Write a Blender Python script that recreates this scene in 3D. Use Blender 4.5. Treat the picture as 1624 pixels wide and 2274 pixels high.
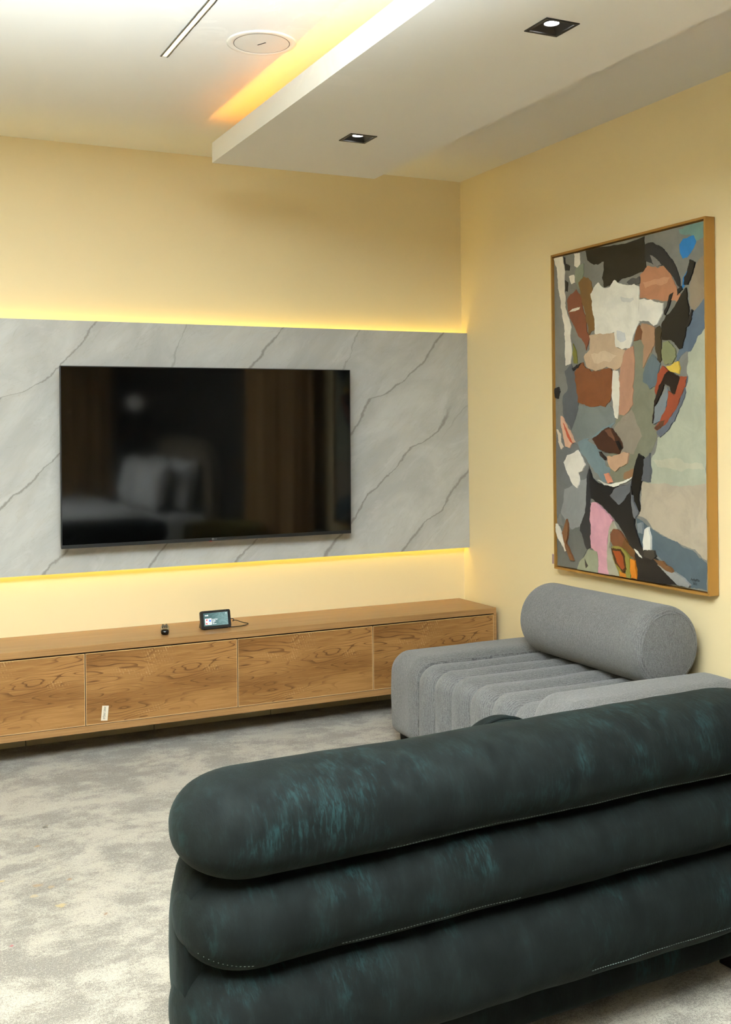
import bpy, bmesh, math, random
from mathutils import Vector, Matrix, noise, geometry

for o in list(bpy.data.objects):
    bpy.data.objects.remove(o, do_unlink=True)
scene = bpy.context.scene
C = scene.collection
PI = math.pi

# ------------------------------------------------------------------ camera
yaw, roll = 0.44744, -0.011574
fwd = Vector((math.sin(yaw), math.cos(yaw), 0.0))
rgt0 = Vector((math.cos(yaw), -math.sin(yaw), 0.0))
up0 = Vector((0, 0, 1))
rgt = math.cos(roll) * rgt0 + math.sin(roll) * up0
upv = -math.sin(roll) * rgt0 + math.cos(roll) * up0
cam_data = bpy.data.cameras.new('camera')
cam = bpy.data.objects.new('camera', cam_data)
C.objects.link(cam)
m = Matrix.Identity(4)
for i in range(3):
    m[i][0] = rgt[i]; m[i][1] = upv[i]; m[i][2] = -fwd[i]
m.translation = Vector((-3.1274, -5.2732, 1.4261))
cam.matrix_world = m
cam_data.sensor_fit = 'VERTICAL'
cam_data.sensor_height = 36.0
cam_data.lens = 2454.0 * 36.0 / 2274.0
cam_data.shift_y = -177.8 / 2274.0
cam_data.clip_start = 0.05
scene.camera = cam

# ------------------------------------------------------------------ world, exposure, main light
world = bpy.data.worlds.new('world'); scene.world = world
world.use_nodes = True
bg = world.node_tree.nodes['Background']
bg.inputs['Color'].default_value = (0.9, 0.95, 1.0, 1)
bg.inputs['Strength'].default_value = 0.02
vs = scene.view_settings
vs.view_transform = 'Standard'; vs.look = 'None'; vs.gamma = 1.0
vs.use_curve_mapping = False
vs.exposure = 1.0

def aim(o, target):
    d = Vector(target) - o.location
    o.rotation_euler = d.to_track_quat('-Z', 'Y').to_euler()

# the camera's flash, tilted up and bounced off the ceiling
fl = bpy.data.lights.new('bounce_flash', 'SPOT')
fl.energy = 3300; fl.color = (0.82, 0.93, 1.0)
fl.spot_size = math.radians(95); fl.spot_blend = 0.8; fl.shadow_soft_size = 0.06
flo = bpy.data.objects.new('bounce_flash', fl); C.objects.link(flo)
flo.location = (-3.1, -5.0, 1.60)
aim(flo, (-3.0, -4.32, 2.8))

# ------------------------------------------------------------------ helpers
def s2l(c):
    c = c / 255.0
    return c / 12.92 if c <= 0.04045 else ((c + 0.055) / 1.055) ** 2.4
def rgb(r, g, b):
    return (s2l(r), s2l(g), s2l(b), 1.0)

class NT:
    """small node-tree builder"""
    def __init__(s, name):
        s.m = bpy.data.materials.new(name); s.m.use_nodes = True
        s.t = s.m.node_tree; s.n = s.t.nodes; s.l = s.t.links
        s.b = s.n['Principled BSDF']; s.out = s.n['Material Output']
    def node(s, typ, **kw):
        n = s.n.new(typ)
        for k, v in kw.items(): setattr(n, k, v)
        return n
    def put(s, sock, v):
        if hasattr(v, 'is_output'): s.l.new(v, sock)
        elif isinstance(v, (tuple, list)) and len(v) == 3 and sock.type == 'RGBA': sock.default_value = (*v, 1)
        else: sock.default_value = v
    def math(s, op, a, b=0.0, c=0.0):
        n = s.node('ShaderNodeMath', operation=op)
        s.put(n.inputs[0], a); s.put(n.inputs[1], b)
        if op in ('WRAP', 'MULTIPLY_ADD', 'SMOOTH_MIN', 'COMPARE'): s.put(n.inputs[2], c)
        return n.outputs[0]
    def smooth(s, v, a, b, lo=0.0, hi=1.0):
        n = s.node('ShaderNodeMapRange', interpolation_type='SMOOTHSTEP')
        s.put(n.inputs[0], v); s.put(n.inputs[1], a); s.put(n.inputs[2], b); s.put(n.inputs[3], lo); s.put(n.inputs[4], hi)
        return n.outputs[0]
    def mix(s, f, a, b, mode='MIX'):
        n = s.node('ShaderNodeMix', data_type='RGBA', blend_type=mode)
        s.put(n.inputs[0], f); s.put(n.inputs[6], a); s.put(n.inputs[7], b)
        return n.outputs[2]
    def pos(s):
        return s.node('ShaderNodeNewGeometry').outputs['Position']
    def obj(s):
        return s.node('ShaderNodeTexCoord').outputs['Object']
    def mapping(s, v, scale=(1, 1, 1), rot=(0, 0, 0), loc=(0, 0, 0)):
        n = s.node('ShaderNodeMapping')
        s.put(n.inputs['Vector'], v); n.inputs['Scale'].default_value = scale
        n.inputs['Rotation'].default_value = rot; n.inputs['Location'].default_value = loc
        return n.outputs[0]
    def noise(s, v, scale, detail=2.0, rough=0.5, dist=0.0, out=0):
        n = s.node('ShaderNodeTexNoise')
        s.put(n.inputs['Vector'], v); n.inputs['Scale'].default_value = scale
        n.inputs['Detail'].default_value = detail; n.inputs['Roughness'].default_value = rough
        n.inputs['Distortion'].default_value = dist
        return n.outputs[out]
    def sep(s, v):
        n = s.node('ShaderNodeSeparateXYZ'); s.put(n.inputs[0], v); return n.outputs
    def comb(s, x, y, z):
        n = s.node('ShaderNodeCombineXYZ')
        for k, a in enumerate((x, y, z)): s.put(n.inputs[k], a)
        return n.outputs[0]
    def ramp(s, v, stops):
        n = s.node('ShaderNodeValToRGB'); s.put(n.inputs[0], v)
        e = n.color_ramp.elements
        while len(e) < len(stops): e.new(0.5)
        for k, (p, c) in enumerate(stops):
            e[k].position = p
            e[k].color = c if isinstance(c, tuple) else (c, c, c, 1)
        return n.outputs[0]
    def bump(s, h, strength=0.3, dist=0.01, normal=None):
        n = s.node('ShaderNodeBump'); s.put(n.inputs['Height'], h)
        n.inputs['Strength'].default_value = strength; n.inputs['Distance'].default_value = dist
        if normal is not None: s.put(n.inputs['Normal'], normal)
        s.l.new(n.outputs[0], s.b.inputs['Normal']); return n.outputs[0]
    def set(s, **kw):
        for k, v in kw.items(): s.put(s.b.inputs[k.replace('_', ' ')], v)
        return s.m

def plain(name, col, rough=0.5, metal=0.0, var=0.06, scale=40.0, bump=0.0, spec=0.5):
    t = NT(name)
    n = t.noise(t.obj(), scale, 3.0)
    c2 = tuple(min(1, x * (1 - var)) for x in col[:3]) + (1,)
    c1 = tuple(min(1, x * (1 + var)) for x in col[:3]) + (1,)
    t.set(Base_Color=t.mix(n, c2, c1), Roughness=rough, Metallic=metal)
    t.b.inputs['Specular IOR Level'].default_value = spec
    if bump: t.bump(n, bump, 0.002)
    return t.m

def glow(name, col, strength):
    t = NT(name)
    t.set(Base_Color=col, Emission_Color=col, Emission_Strength=strength, Roughness=0.5)
    return t.m

def link(name, me, mat, parent=None, smooth=False):
    o = bpy.data.objects.new(name, me); C.objects.link(o)
    for mm in (mat if isinstance(mat, (list, tuple)) else [mat]): me.materials.append(mm)
    if smooth:
        me.polygons.foreach_set('use_smooth', [True] * len(me.polygons)); me.update()
    if parent is not None: o.parent = parent
    return o
def frombm(name, bm, mat, parent=None, smooth=False):
    bmesh.ops.recalc_face_normals(bm, faces=bm.faces)
    me = bpy.data.meshes.new(name); bm.to_mesh(me); bm.free()
    return link(name, me, mat, parent, smooth)
def add_box(bm, lo, hi, bevel=0.0, seg=2):
    lo = Vector(lo); hi = Vector(hi); c = (lo + hi) / 2; d = hi - lo
    r = bmesh.ops.create_cube(bm, size=1.0, matrix=Matrix.Translation(c) @ Matrix.Diagonal((*d, 1)))
    if bevel > 0:
        es = list({e for v in r['verts'] for e in v.link_edges})
        bmesh.ops.bevel(bm, geom=es, offset=bevel, segments=seg, profile=0.5, affect='EDGES')
def box(name, lo, hi, mat, parent=None, bevel=0.0, seg=2):
    bm = bmesh.new(); add_box(bm, lo, hi, bevel, seg)
    return frombm(name, bm, mat, parent)
def add_cyl(bm, p0, p1, r0, r1=None, n=24, caps=True):
    p0 = Vector(p0); p1 = Vector(p1); d = p1 - p0
    q = d.to_track_quat('Z', 'Y').to_matrix().to_4x4()
    bmesh.ops.create_cone(bm, cap_ends=caps, segments=n, radius1=r0, radius2=r0 if r1 is None else r1,
                          depth=d.length, matrix=Matrix.Translation((p0 + p1) / 2) @ q)
def cyl(name, p0, p1, r0, mat, parent=None, r1=None, n=24, smooth=False):
    bm = bmesh.new(); add_cyl(bm, p0, p1, r0, r1, n); return frombm(name, bm, mat, parent, smooth)
def add_sweep(bm, pts, r, n=8):
    """round tube along a polyline"""
    pts = [Vector(p) for p in pts]; rings = []
    for i, p in enumerate(pts):
        d = (pts[min(i + 1, len(pts) - 1)] - pts[max(i - 1, 0)]).normalized()
        a = d.cross(Vector((0, 0, 1)))
        if a.length < 1e-4: a = Vector((1, 0, 0))
        a.normalize(); b = d.cross(a)
        rings.append([bm.verts.new(p + r * (math.cos(2 * PI * k / n) * a + math.sin(2 * PI * k / n) * b)) for k in range(n)])
    for A, B in zip(rings, rings[1:]):
        for k in range(n): bm.faces.new((A[k], A[(k + 1) % n], B[(k + 1) % n], B[k]))
    bm.faces.new(rings[0]); bm.faces.new(rings[-1])
def spline(pts, n=8):
    """Catmull-Rom through the points"""
    P = [Vector(p) for p in pts]; P = [2 * P[0] - P[1]] + P + [2 * P[-1] - P[-2]]; out = []
    for i in range(1, len(P) - 2):
        for k in range(n):
            t = k / n; a, b, c, d = P[i - 1:i + 3]
            out.append(0.5 * (2 * b + (c - a) * t + (2 * a - 5 * b + 4 * c - d) * t * t + (3 * b - a - 3 * c + d) * t ** 3))
    out.append(P[-2]); return out
def text(name, body, size, mat, parent, loc, rot, extrude=0.0003, align='LEFT', space=1.0):
    cu = bpy.data.curves.new(name, 'FONT'); cu.body = body; cu.size = size; cu.extrude = extrude
    cu.align_x = align; cu.space_character = space
    tmp = bpy.data.objects.new(name + '_tmp', cu); C.objects.link(tmp)
    dg = bpy.context.evaluated_depsgraph_get()
    me = bpy.data.meshes.new_from_object(tmp.evaluated_get(dg))
    bpy.data.objects.remove(tmp, do_unlink=True)
    me.name = name
    o = link(name, me, mat, parent); o.location = loc; o.rotation_euler = rot
    return o
def tag(o, label, cat, group=None):
    o['label'] = label; o['category'] = cat
    if group: o['group'] = group
    return o
def thing(name, label, cat, loc=(0, 0, 0), rotz=0.0, group=None):
    o = bpy.data.objects.new(name, None); C.objects.link(o)
    o.empty_display_size = 0.1
    o.location = loc; o.rotation_euler = (0, 0, rotz)
    return tag(o, label, cat, group)
def struct(o):
    o['kind'] = 'structure'; return o

# ------------------------------------------------------------------ materials
def mat_wall():
    t = NT('cream_wall_paint')
    p = t.pos()
    n = t.noise(p, 1.3, 3.0)
    t.set(Base_Color=t.mix(n, rgb(234, 214, 168), rgb(239, 220, 176)), Roughness=0.55)
    t.bump(t.noise(p, 260.0, 2.0), 0.06, 0.001)
    return t.m
def mat_ceiling():
    t = NT('white_ceiling_paint')
    p = t.pos(); xyz = t.sep(p)
    # filler smears left from fitting the speaker
    dx = t.math('SUBTRACT', xyz[0], -1.86); dy = t.math('SUBTRACT', xyz[1], -2.0)
    d = t.math('SQRT', t.math('ADD', t.math('MULTIPLY', dx, dx), t.math('MULTIPLY', t.math('MULTIPLY', dy, dy), 0.35)))
    near = t.smooth(d, 0.42, 0.1)
    sm = t.math('MULTIPLY', near, t.smooth(t.noise(p, 6.0, 5.0, 0.65, 0.8), 0.5, 0.62))
    c = t.mix(t.noise(p, 2.0, 2.0), rgb(226, 224, 218), rgb(232, 230, 224))
    t.set(Base_Color=t.mix(t.math('MULTIPLY', sm, 0.5), c, rgb(244, 242, 236)), Roughness=0.6)
    t.bump(sm, 0.25, 0.002)
    return t.m
def mat_carpet():
    t = NT('brushed_pile_carpet')
    p = t.pos()
    a = t.noise(t.mapping(p, (1.0, 1.35, 1), (0, 0, 0.5)), 3.0, 5.0, 0.70, 0.25)
    b = t.noise(t.mapping(p, (1.0, 1.3, 1), (0, 0, -0.3)), 9.0, 4.0, 0.70, 0.2)
    v = t.math('ADD', t.math('MULTIPLY', a, 0.68), t.math('MULTIPLY', b, 0.32))
    v = t.smooth(v, 0.40, 0.60)
    g = t.noise(p, 330.0, 2.0, 0.7)
    g2 = t.noise(p, 120.0, 3.0, 0.75)
    gg = t.math('ADD', t.math('MULTIPLY', t.math('SUBTRACT', g, 0.5), 4.0), t.math('MULTIPLY', t.math('SUBTRACT', g2, 0.5), 2.6))
    v2 = t.math('ADD', v, gg)
    c = t.mix(v2, rgb(112, 105, 95), rgb(168, 159, 144))
    stains = [(-2.455, -1.131, .020, (62, 46, 20)), (-2.44, -1.12, .010, (120, 96, 60)), (-2.509, -1.31, .018, (150, 112, 58)), (-2.561, -1.657, .026, (150, 122, 88)),
              (-2.529, -1.689, .020, (152, 128, 96)), (-2.465, -1.655, .014, (140, 112, 80)), (-2.524, -1.841, .022, (172, 148, 100)),
              (-2.417, -1.962, .011, (128, 96, 66)), (-2.698, -2.052, .010, (160, 60, 70)), (-2.587, -1.735, .022, (168, 146, 112)), (-2.664, -1.568, .018, (178, 150, 96))]
    wob = t.noise(p, 60.0, 2.0, out=1)
    pw = t.node('ShaderNodeVectorMath', operation='MULTIPLY_ADD')
    t.put(pw.inputs[0], wob); pw.inputs[1].default_value = (0.03, 0.03, 0); t.put(pw.inputs[2], p)
    for sx, sy, r, col in stains:
        n = t.node('ShaderNodeVectorMath', operation='DISTANCE')
        t.put(n.inputs[0], pw.outputs[0]); n.inputs[1].default_value = (sx + 0.015, sy + 0.015, 0)
        c = t.mix(t.math('MULTIPLY', t.smooth(n.outputs['Value'], r * 0.8, r * 0.3), 0.85), c, rgb(*col))
    t.set(Base_Color=c, Roughness=0.95, Sheen_Weight=0.25, Sheen_Roughness=0.5)
    t.b.inputs['Specular IOR Level'].default_value = 0.1
    h = t.math('ADD', t.math('MULTIPLY', g, 0.8), t.math('MULTIPLY', v, 0.6))
    t.bump(h, 0.55, 0.006)
    return t.m
def mat_marble():
    t = NT('grey_veined_marble')
    p = t.pos(); xyz = t.sep(p)
    P = 0.925
    zz = t.math('DIVIDE', t.math('SUBTRACT', xyz[2], 0.74), 1.26)
    wig = t.math('MULTIPLY', t.math('SUBTRACT', t.noise(p, 7.0, 5.0, 0.65), 0.5), 0.09)
    wig2 = t.math('MULTIPLY', t.math('SUBTRACT', t.noise(p, 1.1, 2.0), 0.5), 0.10)
    # broad soft clouding that runs along the diagonal and repeats with the print
    xm = t.math('WRAP', t.math('ADD', xyz[0], 5.0), P, 0.0)
    rp = t.mapping(p, (1, 1, 1), (0, math.radians(42), 0))
    cl = t.noise(t.mapping(rp, (1.0, 1, 1.9)), 2.0, 5.0, 0.6, 0.8)
    cl2 = t.noise(t.mapping(rp, (1.0, 1, 2.6)), 3.6, 5.0, 0.65, 1.2)
    base = t.mix(t.smooth(cl, 0.32, 0.68), rgb(172, 172, 169), rgb(190, 190, 187))
    base = t.mix(t.math('MULTIPLY', t.smooth(cl2, 0.5, 0.64), 0.22), base, rgb(176, 172, 160))
    base = t.mix(t.math('MULTIPLY', t.smooth(cl2, 0.46, 0.34), 0.3), base, rgb(202, 202, 200))
    veins = [  # x (metres) against height, strength, width
        ([(1.98, -.145), (1.962, -.158), (1.806, -.278), (1.702, -.386), (1.623, -.509), (1.60, -.605), (1.484, -.649), (1.413, -.709), (1.30, -.84),
          (1.207, -.932), (1.105, -1.021), (1.043, -1.068), (.997, -1.105), (.93, -1.214), (.87, -1.269), (.791, -1.344)], 0.72, 0.012, None),
        ([(1.98, .10), (1.516, -.136), (1.426, -.192), (1.369, -.283), (1.341, -.355), (1.226, -.462), (1.069, -.637), (.958, -.715), (.878, -.794), (.79, -.858)], 0.76, 0.013, (1.60, 1.47)),
        ([(1.98, -.645), (1.953, -.651), (1.882, -.694), (1.75, -.74), (1.5, -1.0), (1.2, -1.25), (.79, -1.5)], 0.45, 0.007, (1.2, 1.7)),
    ]
    for pts, st, w, fade in veins:
        pts = sorted(pts)
        stops = [((z - 0.74) / 1.26, (x + 2.0) / 2.5) for z, x in pts]
        rv = t.ramp(zz, stops)
        xv = t.math('SUBTRACT', t.math('MULTIPLY', rv, 2.5), 2.0)
        d = t.math('SUBTRACT', t.math('ADD', xyz[0], wig), xv)
        d = t.math('WRAP', d, P / 2, -P / 2)
        ad = t.math('ABSOLUTE', d)
        wv = t.math('MULTIPLY', w, t.smooth(t.noise(p, 5.0, 3.0), 0.3, 0.7, 0.35, 1.5))
        k = t.math('MULTIPLY', t.smooth(t.math('DIVIDE', ad, wv), 1.0, 0.1), st)
        halo = t.math('MULTIPLY', t.smooth(d, 0.11, 0.0), t.smooth(d, -0.012, 0.0))
        if fade:
            f = t.smooth(xyz[2], fade[0], fade[1]); k = t.math('MULTIPLY', k, f); halo = t.math('MULTIPLY', halo, f)
        base = t.mix(t.math('MULTIPLY', halo, 0.28 * st), base, rgb(150, 148, 143))
        base = t.mix(k, base, rgb(128, 124, 116))
    # fine stray hairlines
    hn = t.noise(t.mapping(rp, (0.7, 1, 4.0)), 2.6, 6.0, 0.6, 2.0)
    hair = t.smooth(t.math('ABSOLUTE', t.math('SUBTRACT', hn, 0.5)), 0.010, 0.0)
    base = t.mix(t.math('MULTIPLY', hair, 0.22), base, rgb(146, 138, 120))
    t.set(Base_Color=base, Roughness=0.28)
    t.b.inputs['Specular IOR Level'].default_value = 0.35
    return t.m
def mat_wood_door():
    t = NT('figured_oak_laminate')
    p = t.obj()
    # contour lines of a stretched noise field make cathedral grain
    f = t.noise(t.mapping(p, (1.0, 1, 8.0)), 1.45, 2.2, 0.42, 0.25)
    fr = t.math('FRACT', t.math('MULTIPLY', f, 24.0))
    line = t.smooth(fr, 0.72, 0.97); line = t.math('MULTIPLY', line, t.smooth(fr, 1.0, 0.975))
    amp = t.smooth(t.noise(t.mapping(p, (1, 1, 2.5), loc=(3, 0, 1)), 2.2, 2.0), 0.36, 0.62)
    big = t.noise(t.mapping(p, (0.8, 1, 6.0), loc=(1, 0, 4)), 1.6, 3.0)
    c = t.mix(t.smooth(big, 0.3, 0.7), rgb(126, 86, 44), rgb(166, 122, 72))
    fine = t.noise(t.mapping(p, (3.0, 1, 160.0)), 2.0, 4.0, 0.7)
    c = t.mix(t.math('MULTIPLY', t.smooth(fine, 0.35, 0.75), 0.45), c, rgb(122, 82, 42))
    c = t.mix(t.math('MULTIPLY', t.smooth(fine, 0.5, 0.3), 0.35), c, rgb(190, 150, 100))
    c = t.mix(t.math('MULTIPLY', t.math('MULTIPLY', line, amp), 0.9), c, rgb(84, 50, 20))
    # pale saw marks in patches
    xyz = t.sep(p)
    saw = t.math('SINE', t.math('MULTIPLY', t.math('ADD', xyz[0], t.math('MULTIPLY', xyz[2], 0.35)), 2 * PI / 0.0125))
    patch = t.smooth(t.noise(t.mapping(p, (1, 1, 2.8), loc=(7, 0, 2)), 3.2, 2.0), 0.55, 0.66)
    brk = t.smooth(t.noise(t.mapping(p, (60, 1, 110)), 1.0, 2.0), 0.45, 0.62)
    sw = t.math('MULTIPLY', t.math('MULTIPLY', t.smooth(saw, 0.2, 0.9), patch), brk)
    c = t.mix(t.math('MULTIPLY', sw, 0.5), c, rgb(206, 170, 122))
    t.set(Base_Color=c, Roughness=0.42)
    t.b.inputs['Specular IOR Level'].default_value = 0.3
    t.bump(fine, 0.12, 0.001)
    return t.m
def mat_wood_plain():
    t = NT('straight_oak_laminate')
    p = t.pos()
    fine = t.noise(t.mapping(p, (1.2, 60.0, 60.0)), 2.2, 4.0, 0.6)
    c = t.mix(t.smooth(fine, 0.3, 0.7), rgb(146, 108, 66), rgb(170, 131, 86))
    b = t.noise(t.mapping(p, (0.6, 9, 9)), 2.0, 2.0)
    c = t.mix(t.math('MULTIPLY', b, 0.35), c, rgb(140, 102, 62))
    t.set(Base_Color=c, Roughness=0.38)
    t.b.inputs['Specular IOR Level'].default_value = 0.35
    return t.m
def mat_fabric(axis, name):
    """ribbed grey chenille, ribs at constant object-space coordinate `axis`"""
    t = NT(name)
    p = t.obj(); xyz = t.sep(p)
    wob = t.math('MULTIPLY', t.math('SUBTRACT', t.noise(p, 9.0, 2.0), 0.5), 0.010)
    s = t.math('SINE', t.math('MULTIPLY', t.math('ADD', xyz[axis], wob), 2 * PI / 0.0058))
    sc = [24.0, 24.0, 24.0]; sc[axis] = 150.0
    brk = t.noise(t.mapping(p, tuple(sc)), 3.0, 3.0, 0.7)
    spk = t.noise(p, 210.0, 2.0, 0.7)
    groove = t.math('MULTIPLY', t.smooth(s, 0.1, -0.9), t.smooth(brk, 0.42, 0.62))
    c = t.mix(t.smooth(spk, 0.3, 0.7), rgb(96, 96, 96), rgb(122, 122, 121))
    c = t.mix(t.math('MULTIPLY', t.smooth(brk, 0.55, 0.75), 0.35), c, rgb(146, 145, 143))
    c = t.mix(t.math('MULTIPLY', groove, 0.7), c, rgb(48, 48, 49))
    big = t.noise(p, 3.0, 2.0)
    c = t.mix(t.math('MULTIPLY', big, 0.25), c, rgb(110, 108, 104))
    t.set(Base_Color=c, Roughness=0.9, Sheen_Weight=0.2)
    t.b.inputs['Specular IOR Level'].default_value = 0.15
    h = t.math('ADD', t.math('MULTIPLY', s, 0.35), t.math('ADD', brk, spk))
    t.bump(h, 0.5, 0.003)
    return t.m
def mat_velvet():
    t = NT('crushed_green_velvet')
    p = t.obj()
    big = t.noise(p, 3.6, 4.0, 0.6, 0.8)
    strk = t.noise(t.mapping(p, (60.0, 16.0, 12.0)), 2.2, 4.0, 0.7, 0.5)
    med = t.noise(t.mapping(p, (2.0, 1.2, 1.0)), 9.0, 4.0, 0.65)
    st2 = t.math('ADD', t.math('MULTIPLY', strk, 0.6), t.math('MULTIPLY', med, 0.4))
    crush = t.math('MULTIPLY', t.smooth(big, 0.47, 0.68), t.smooth(st2, 0.46, 0.64))
    c = t.mix(t.smooth(med, 0.3, 0.7), rgb(13, 16, 15), rgb(20, 24, 23))
    c = t.mix(t.math('MULTIPLY', t.smooth(st2, 0.52, 0.66), 0.35), c, rgb(26, 40, 39))
    c = t.mix(t.math('MULTIPLY', crush, 0.55), c, rgb(32, 58, 59))
    t.set(Base_Color=c, Roughness=0.8, Sheen_Weight=0.085, Sheen_Roughness=0.4, Sheen_Tint=rgb(160, 180, 172))
    t.b.inputs['Specular IOR Level'].default_value = 0.08
    t.bump(t.math('ADD', strk, t.math('MULTIPLY', t.noise(p, 5.0, 3.0), 1.5)), 0.16, 0.012)
    return t.m
def mat_paint():
    t = NT('oil_paint')
    a = t.node('ShaderNodeAttribute', attribute_name='paint_colour')
    p = t.obj()
    v = t.noise(t.mapping(p, (1, 1.0, 1.0)), 9.0, 6.0, 0.66, 0.5)
    gain = t.smooth(v, 0.34, 0.66, 1.06, 0.90)
    c = t.mix(1.0, a.outputs['Color'], t.comb(gain, gain, gain), 'MULTIPLY')
    t.set(Base_Color=c, Roughness=0.38)
    t.b.inputs['Specular IOR Level'].default_value = 0.35
    t.bump(v, 0.12, 0.004)
    return t.m
def mat_curtain():
    t = NT('golden_brown_curtain')
    n = t.noise(t.mapping(t.pos(), (30, 30, 1)), 4.0, 3.0)
    t.set(Base_Color=t.mix(n, rgb(176, 136, 82), rgb(204, 166, 110)), Roughness=0.8, Sheen_Weight=0.3)
    return t.m

M = dict(wall=mat_wall(), ceil=mat_ceiling(), carpet=mat_carpet(), marble=mat_marble(), door=mat_wood_door(), wood=mat_wood_plain(),
         fab_y=mat_fabric(1, 'ribbed_grey_chenille'), fab_x=mat_fabric(0, 'ribbed_grey_chenille_end'), velvet=mat_velvet(), paint=mat_paint(), curtain=mat_curtain(),
         edge=plain('pale_oak_edge_band', rgb(212, 178, 128), 0.5), black=plain('black_plastic', rgb(20, 20, 20), 0.42),
         dark=plain('dark_void', rgb(22, 20, 18), 0.8), gold=plain('gold_wood_frame', rgb(168, 124, 58), 0.42, 0.25, 0.08, 6.0),
         goldin=plain('dark_bronze_rebate', rgb(66, 42, 16), 0.5), tile=plain('cream_skirting_tile', rgb(196, 182, 150), 0.35),
         foot=plain('black_wooden_foot', rgb(18, 17, 16), 0.5), white=plain('white_plastic', rgb(226, 224, 216), 0.45),
         grey=plain('grey_grille', rgb(214, 213, 206), 0.6, 0, 0.05, 300), linen=plain('white_linen', rgb(225, 224, 222), 0.85, 0, 0.03, 20, 0.3),
         headboard=plain('taupe_headboard', rgb(140, 128, 110), 0.85, 0, 0.08, 60, 0.3), olive=plain('olive_velvet', rgb(128, 118, 52), 0.8, 0, 0.1, 12),
         slate=plain('charcoal_wall_finish', rgb(62, 58, 54), 0.6), metal=plain('grey_steel', rgb(120, 120, 122), 0.35, 0.9),
         paper=plain('white_label_paper', rgb(224, 214, 194), 0.6), ink=plain('black_ink', rgb(18, 18, 18), 0.6), thread=plain('grey_green_thread', rgb(120, 134, 130), 0.7),
         canvas=plain('primed_canvas', rgb(196, 190, 178), 0.8, 0, 0.05, 200, 0.2))
M['led_yellow'] = glow('amber_led_strip', (1.0, 0.75, 0.13, 1), 8.6)
M['led_orange'] = glow('orange_cove_led', (1.0, 0.36, 0.02, 1), 32.0)
M['led_warm'] = glow('warm_white_led', (1.0, 0.84, 0.55, 1), 0.75)
M['lamp'] = glow('white_lamp_lens', (1.0, 0.98, 0.95, 1), 14.0)
M['white_text'] = glow('screen_text_white', (0.9, 0.95, 0.95, 1), 1.0)

# ------------------------------------------------------------------ room shell
XL, YB, H = -5.2, -8.4, 2.80
struct(box('floor', (XL - .1, YB - .1, -0.1), (0.1, 0.1, 0.0), M['carpet']))
struct(box('ceiling', (XL - .1, YB - .1, H), (0.1, 0.1, H + 0.1), M['ceil']))
struct(box('wall_back', (XL - .1, 0.0, 0.0), (0.1, 0.1, H), M['wall']))
struct(box('wall_right', (0.0, YB, 0.0), (0.1, 0.0, H), M['wall']))
struct(box('wall_left', (XL - .1, YB, 0.0), (XL, 0.0, H), M['wall']))
struct(box('wall_front', (XL - .1, YB - .1, 0.0), (0.1, YB, H), M['slate']))

# skirting under the media unit, laid from separate tiles with open joints
bb = struct(box('baseboard_back', (XL, -0.004, 0.0), (0.0, 0.0, 0.075), M['dark']))
x = -0.553
cuts = [-0.001]
while x > XL: cuts.append(x); x -= 0.6
cuts.append(XL + 0.001)
for a, b in zip(cuts, cuts[1:]):
    box('skirting_tile', (b + 0.002, -0.012, 0.0), (a - 0.002, -0.003, 0.075), M['tile'], bb, 0.001, 1)
br = struct(box('baseboard_right', (-0.004, YB, 0.0), (0.0, 0.0, 0.075), M['dark']))
y = -0.015
while y > -4.5:
    box('skirting_tile', (-0.012, y - 0.596, 0.0), (-0.003, y, 0.075), M['tile'], br, 0.001, 1); y -= 0.6

# dropped ceiling panel with a light trough along its left edge
SX0, SX1, SY0, SY1, SZ0, SZ1 = -1.642, -0.858, -0.672, -7.6, 2.600, 2.686
DLX = -1.232; DLY = [-1.285, -2.610]; DLR = 0.0535
bm = bmesh.new()
def quad(bm, *ps):
    bm.faces.new([bm.verts.new(Vector(p)) for p in ps])
xs = [SX0, DLX - DLR, DLX + DLR, SX1]
ysc = [SY0]
for d in DLY: ysc += [d + DLR, d - DLR]
ysc.append(SY1)
for i in range(3):
    for j in range(len(ysc) - 1):
        if i == 1 and j % 2 == 1: continue
        quad(bm, (xs[i], ysc[j], SZ0), (xs[i + 1], ysc[j], SZ0), (xs[i + 1], ysc[j + 1], SZ0), (xs[i], ysc[j + 1], SZ0))
TX0, TX1, TZ = SX0 + 0.014, SX0 + 0.110, 2.616
prof = [(SX0, SZ0), (SX0, SZ1), (TX0, SZ1), (TX0, TZ), (TX1, TZ), (TX1, SZ1), (SX1, SZ1), (SX1, SZ0)]
for (xa, za), (xb, zb) in zip(prof, prof[1:]):
    ya = SY0
    quad(bm, (xa, SY0, za), (xb, SY0, zb), (xb, SY1, zb), (xa, SY1, za))
for yy in (SY0, SY1):
    quad(bm, (SX0, yy, SZ0), (SX0, yy, SZ1), (TX0, yy, SZ1), (TX0, yy, SZ0))
    quad(bm, (TX0, yy, SZ0), (TX0, yy, SZ1 - .01), (TX1, yy, SZ1 - .01), (TX1, yy, SZ0))
    quad(bm, (TX1, yy, SZ0), (TX1, yy, SZ1), (SX1, yy, SZ1), (SX1, yy, SZ0))
bmesh.ops.remove_doubles(bm, verts=bm.verts, dist=1e-5)
sof = struct(frombm('trim_1', bm, M['ceil']))
box('neck', (-1.40, SY1 + .1, SZ1 - .002), (-0.90, SY0 - 0.25, H), M['ceil'], sof)
box('cove_led_strip', (TX0 + .009, SY1 + .02, TZ), (TX0 + .014, SY0 - .004, TZ + .003), M['led_orange'], sof)

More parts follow.
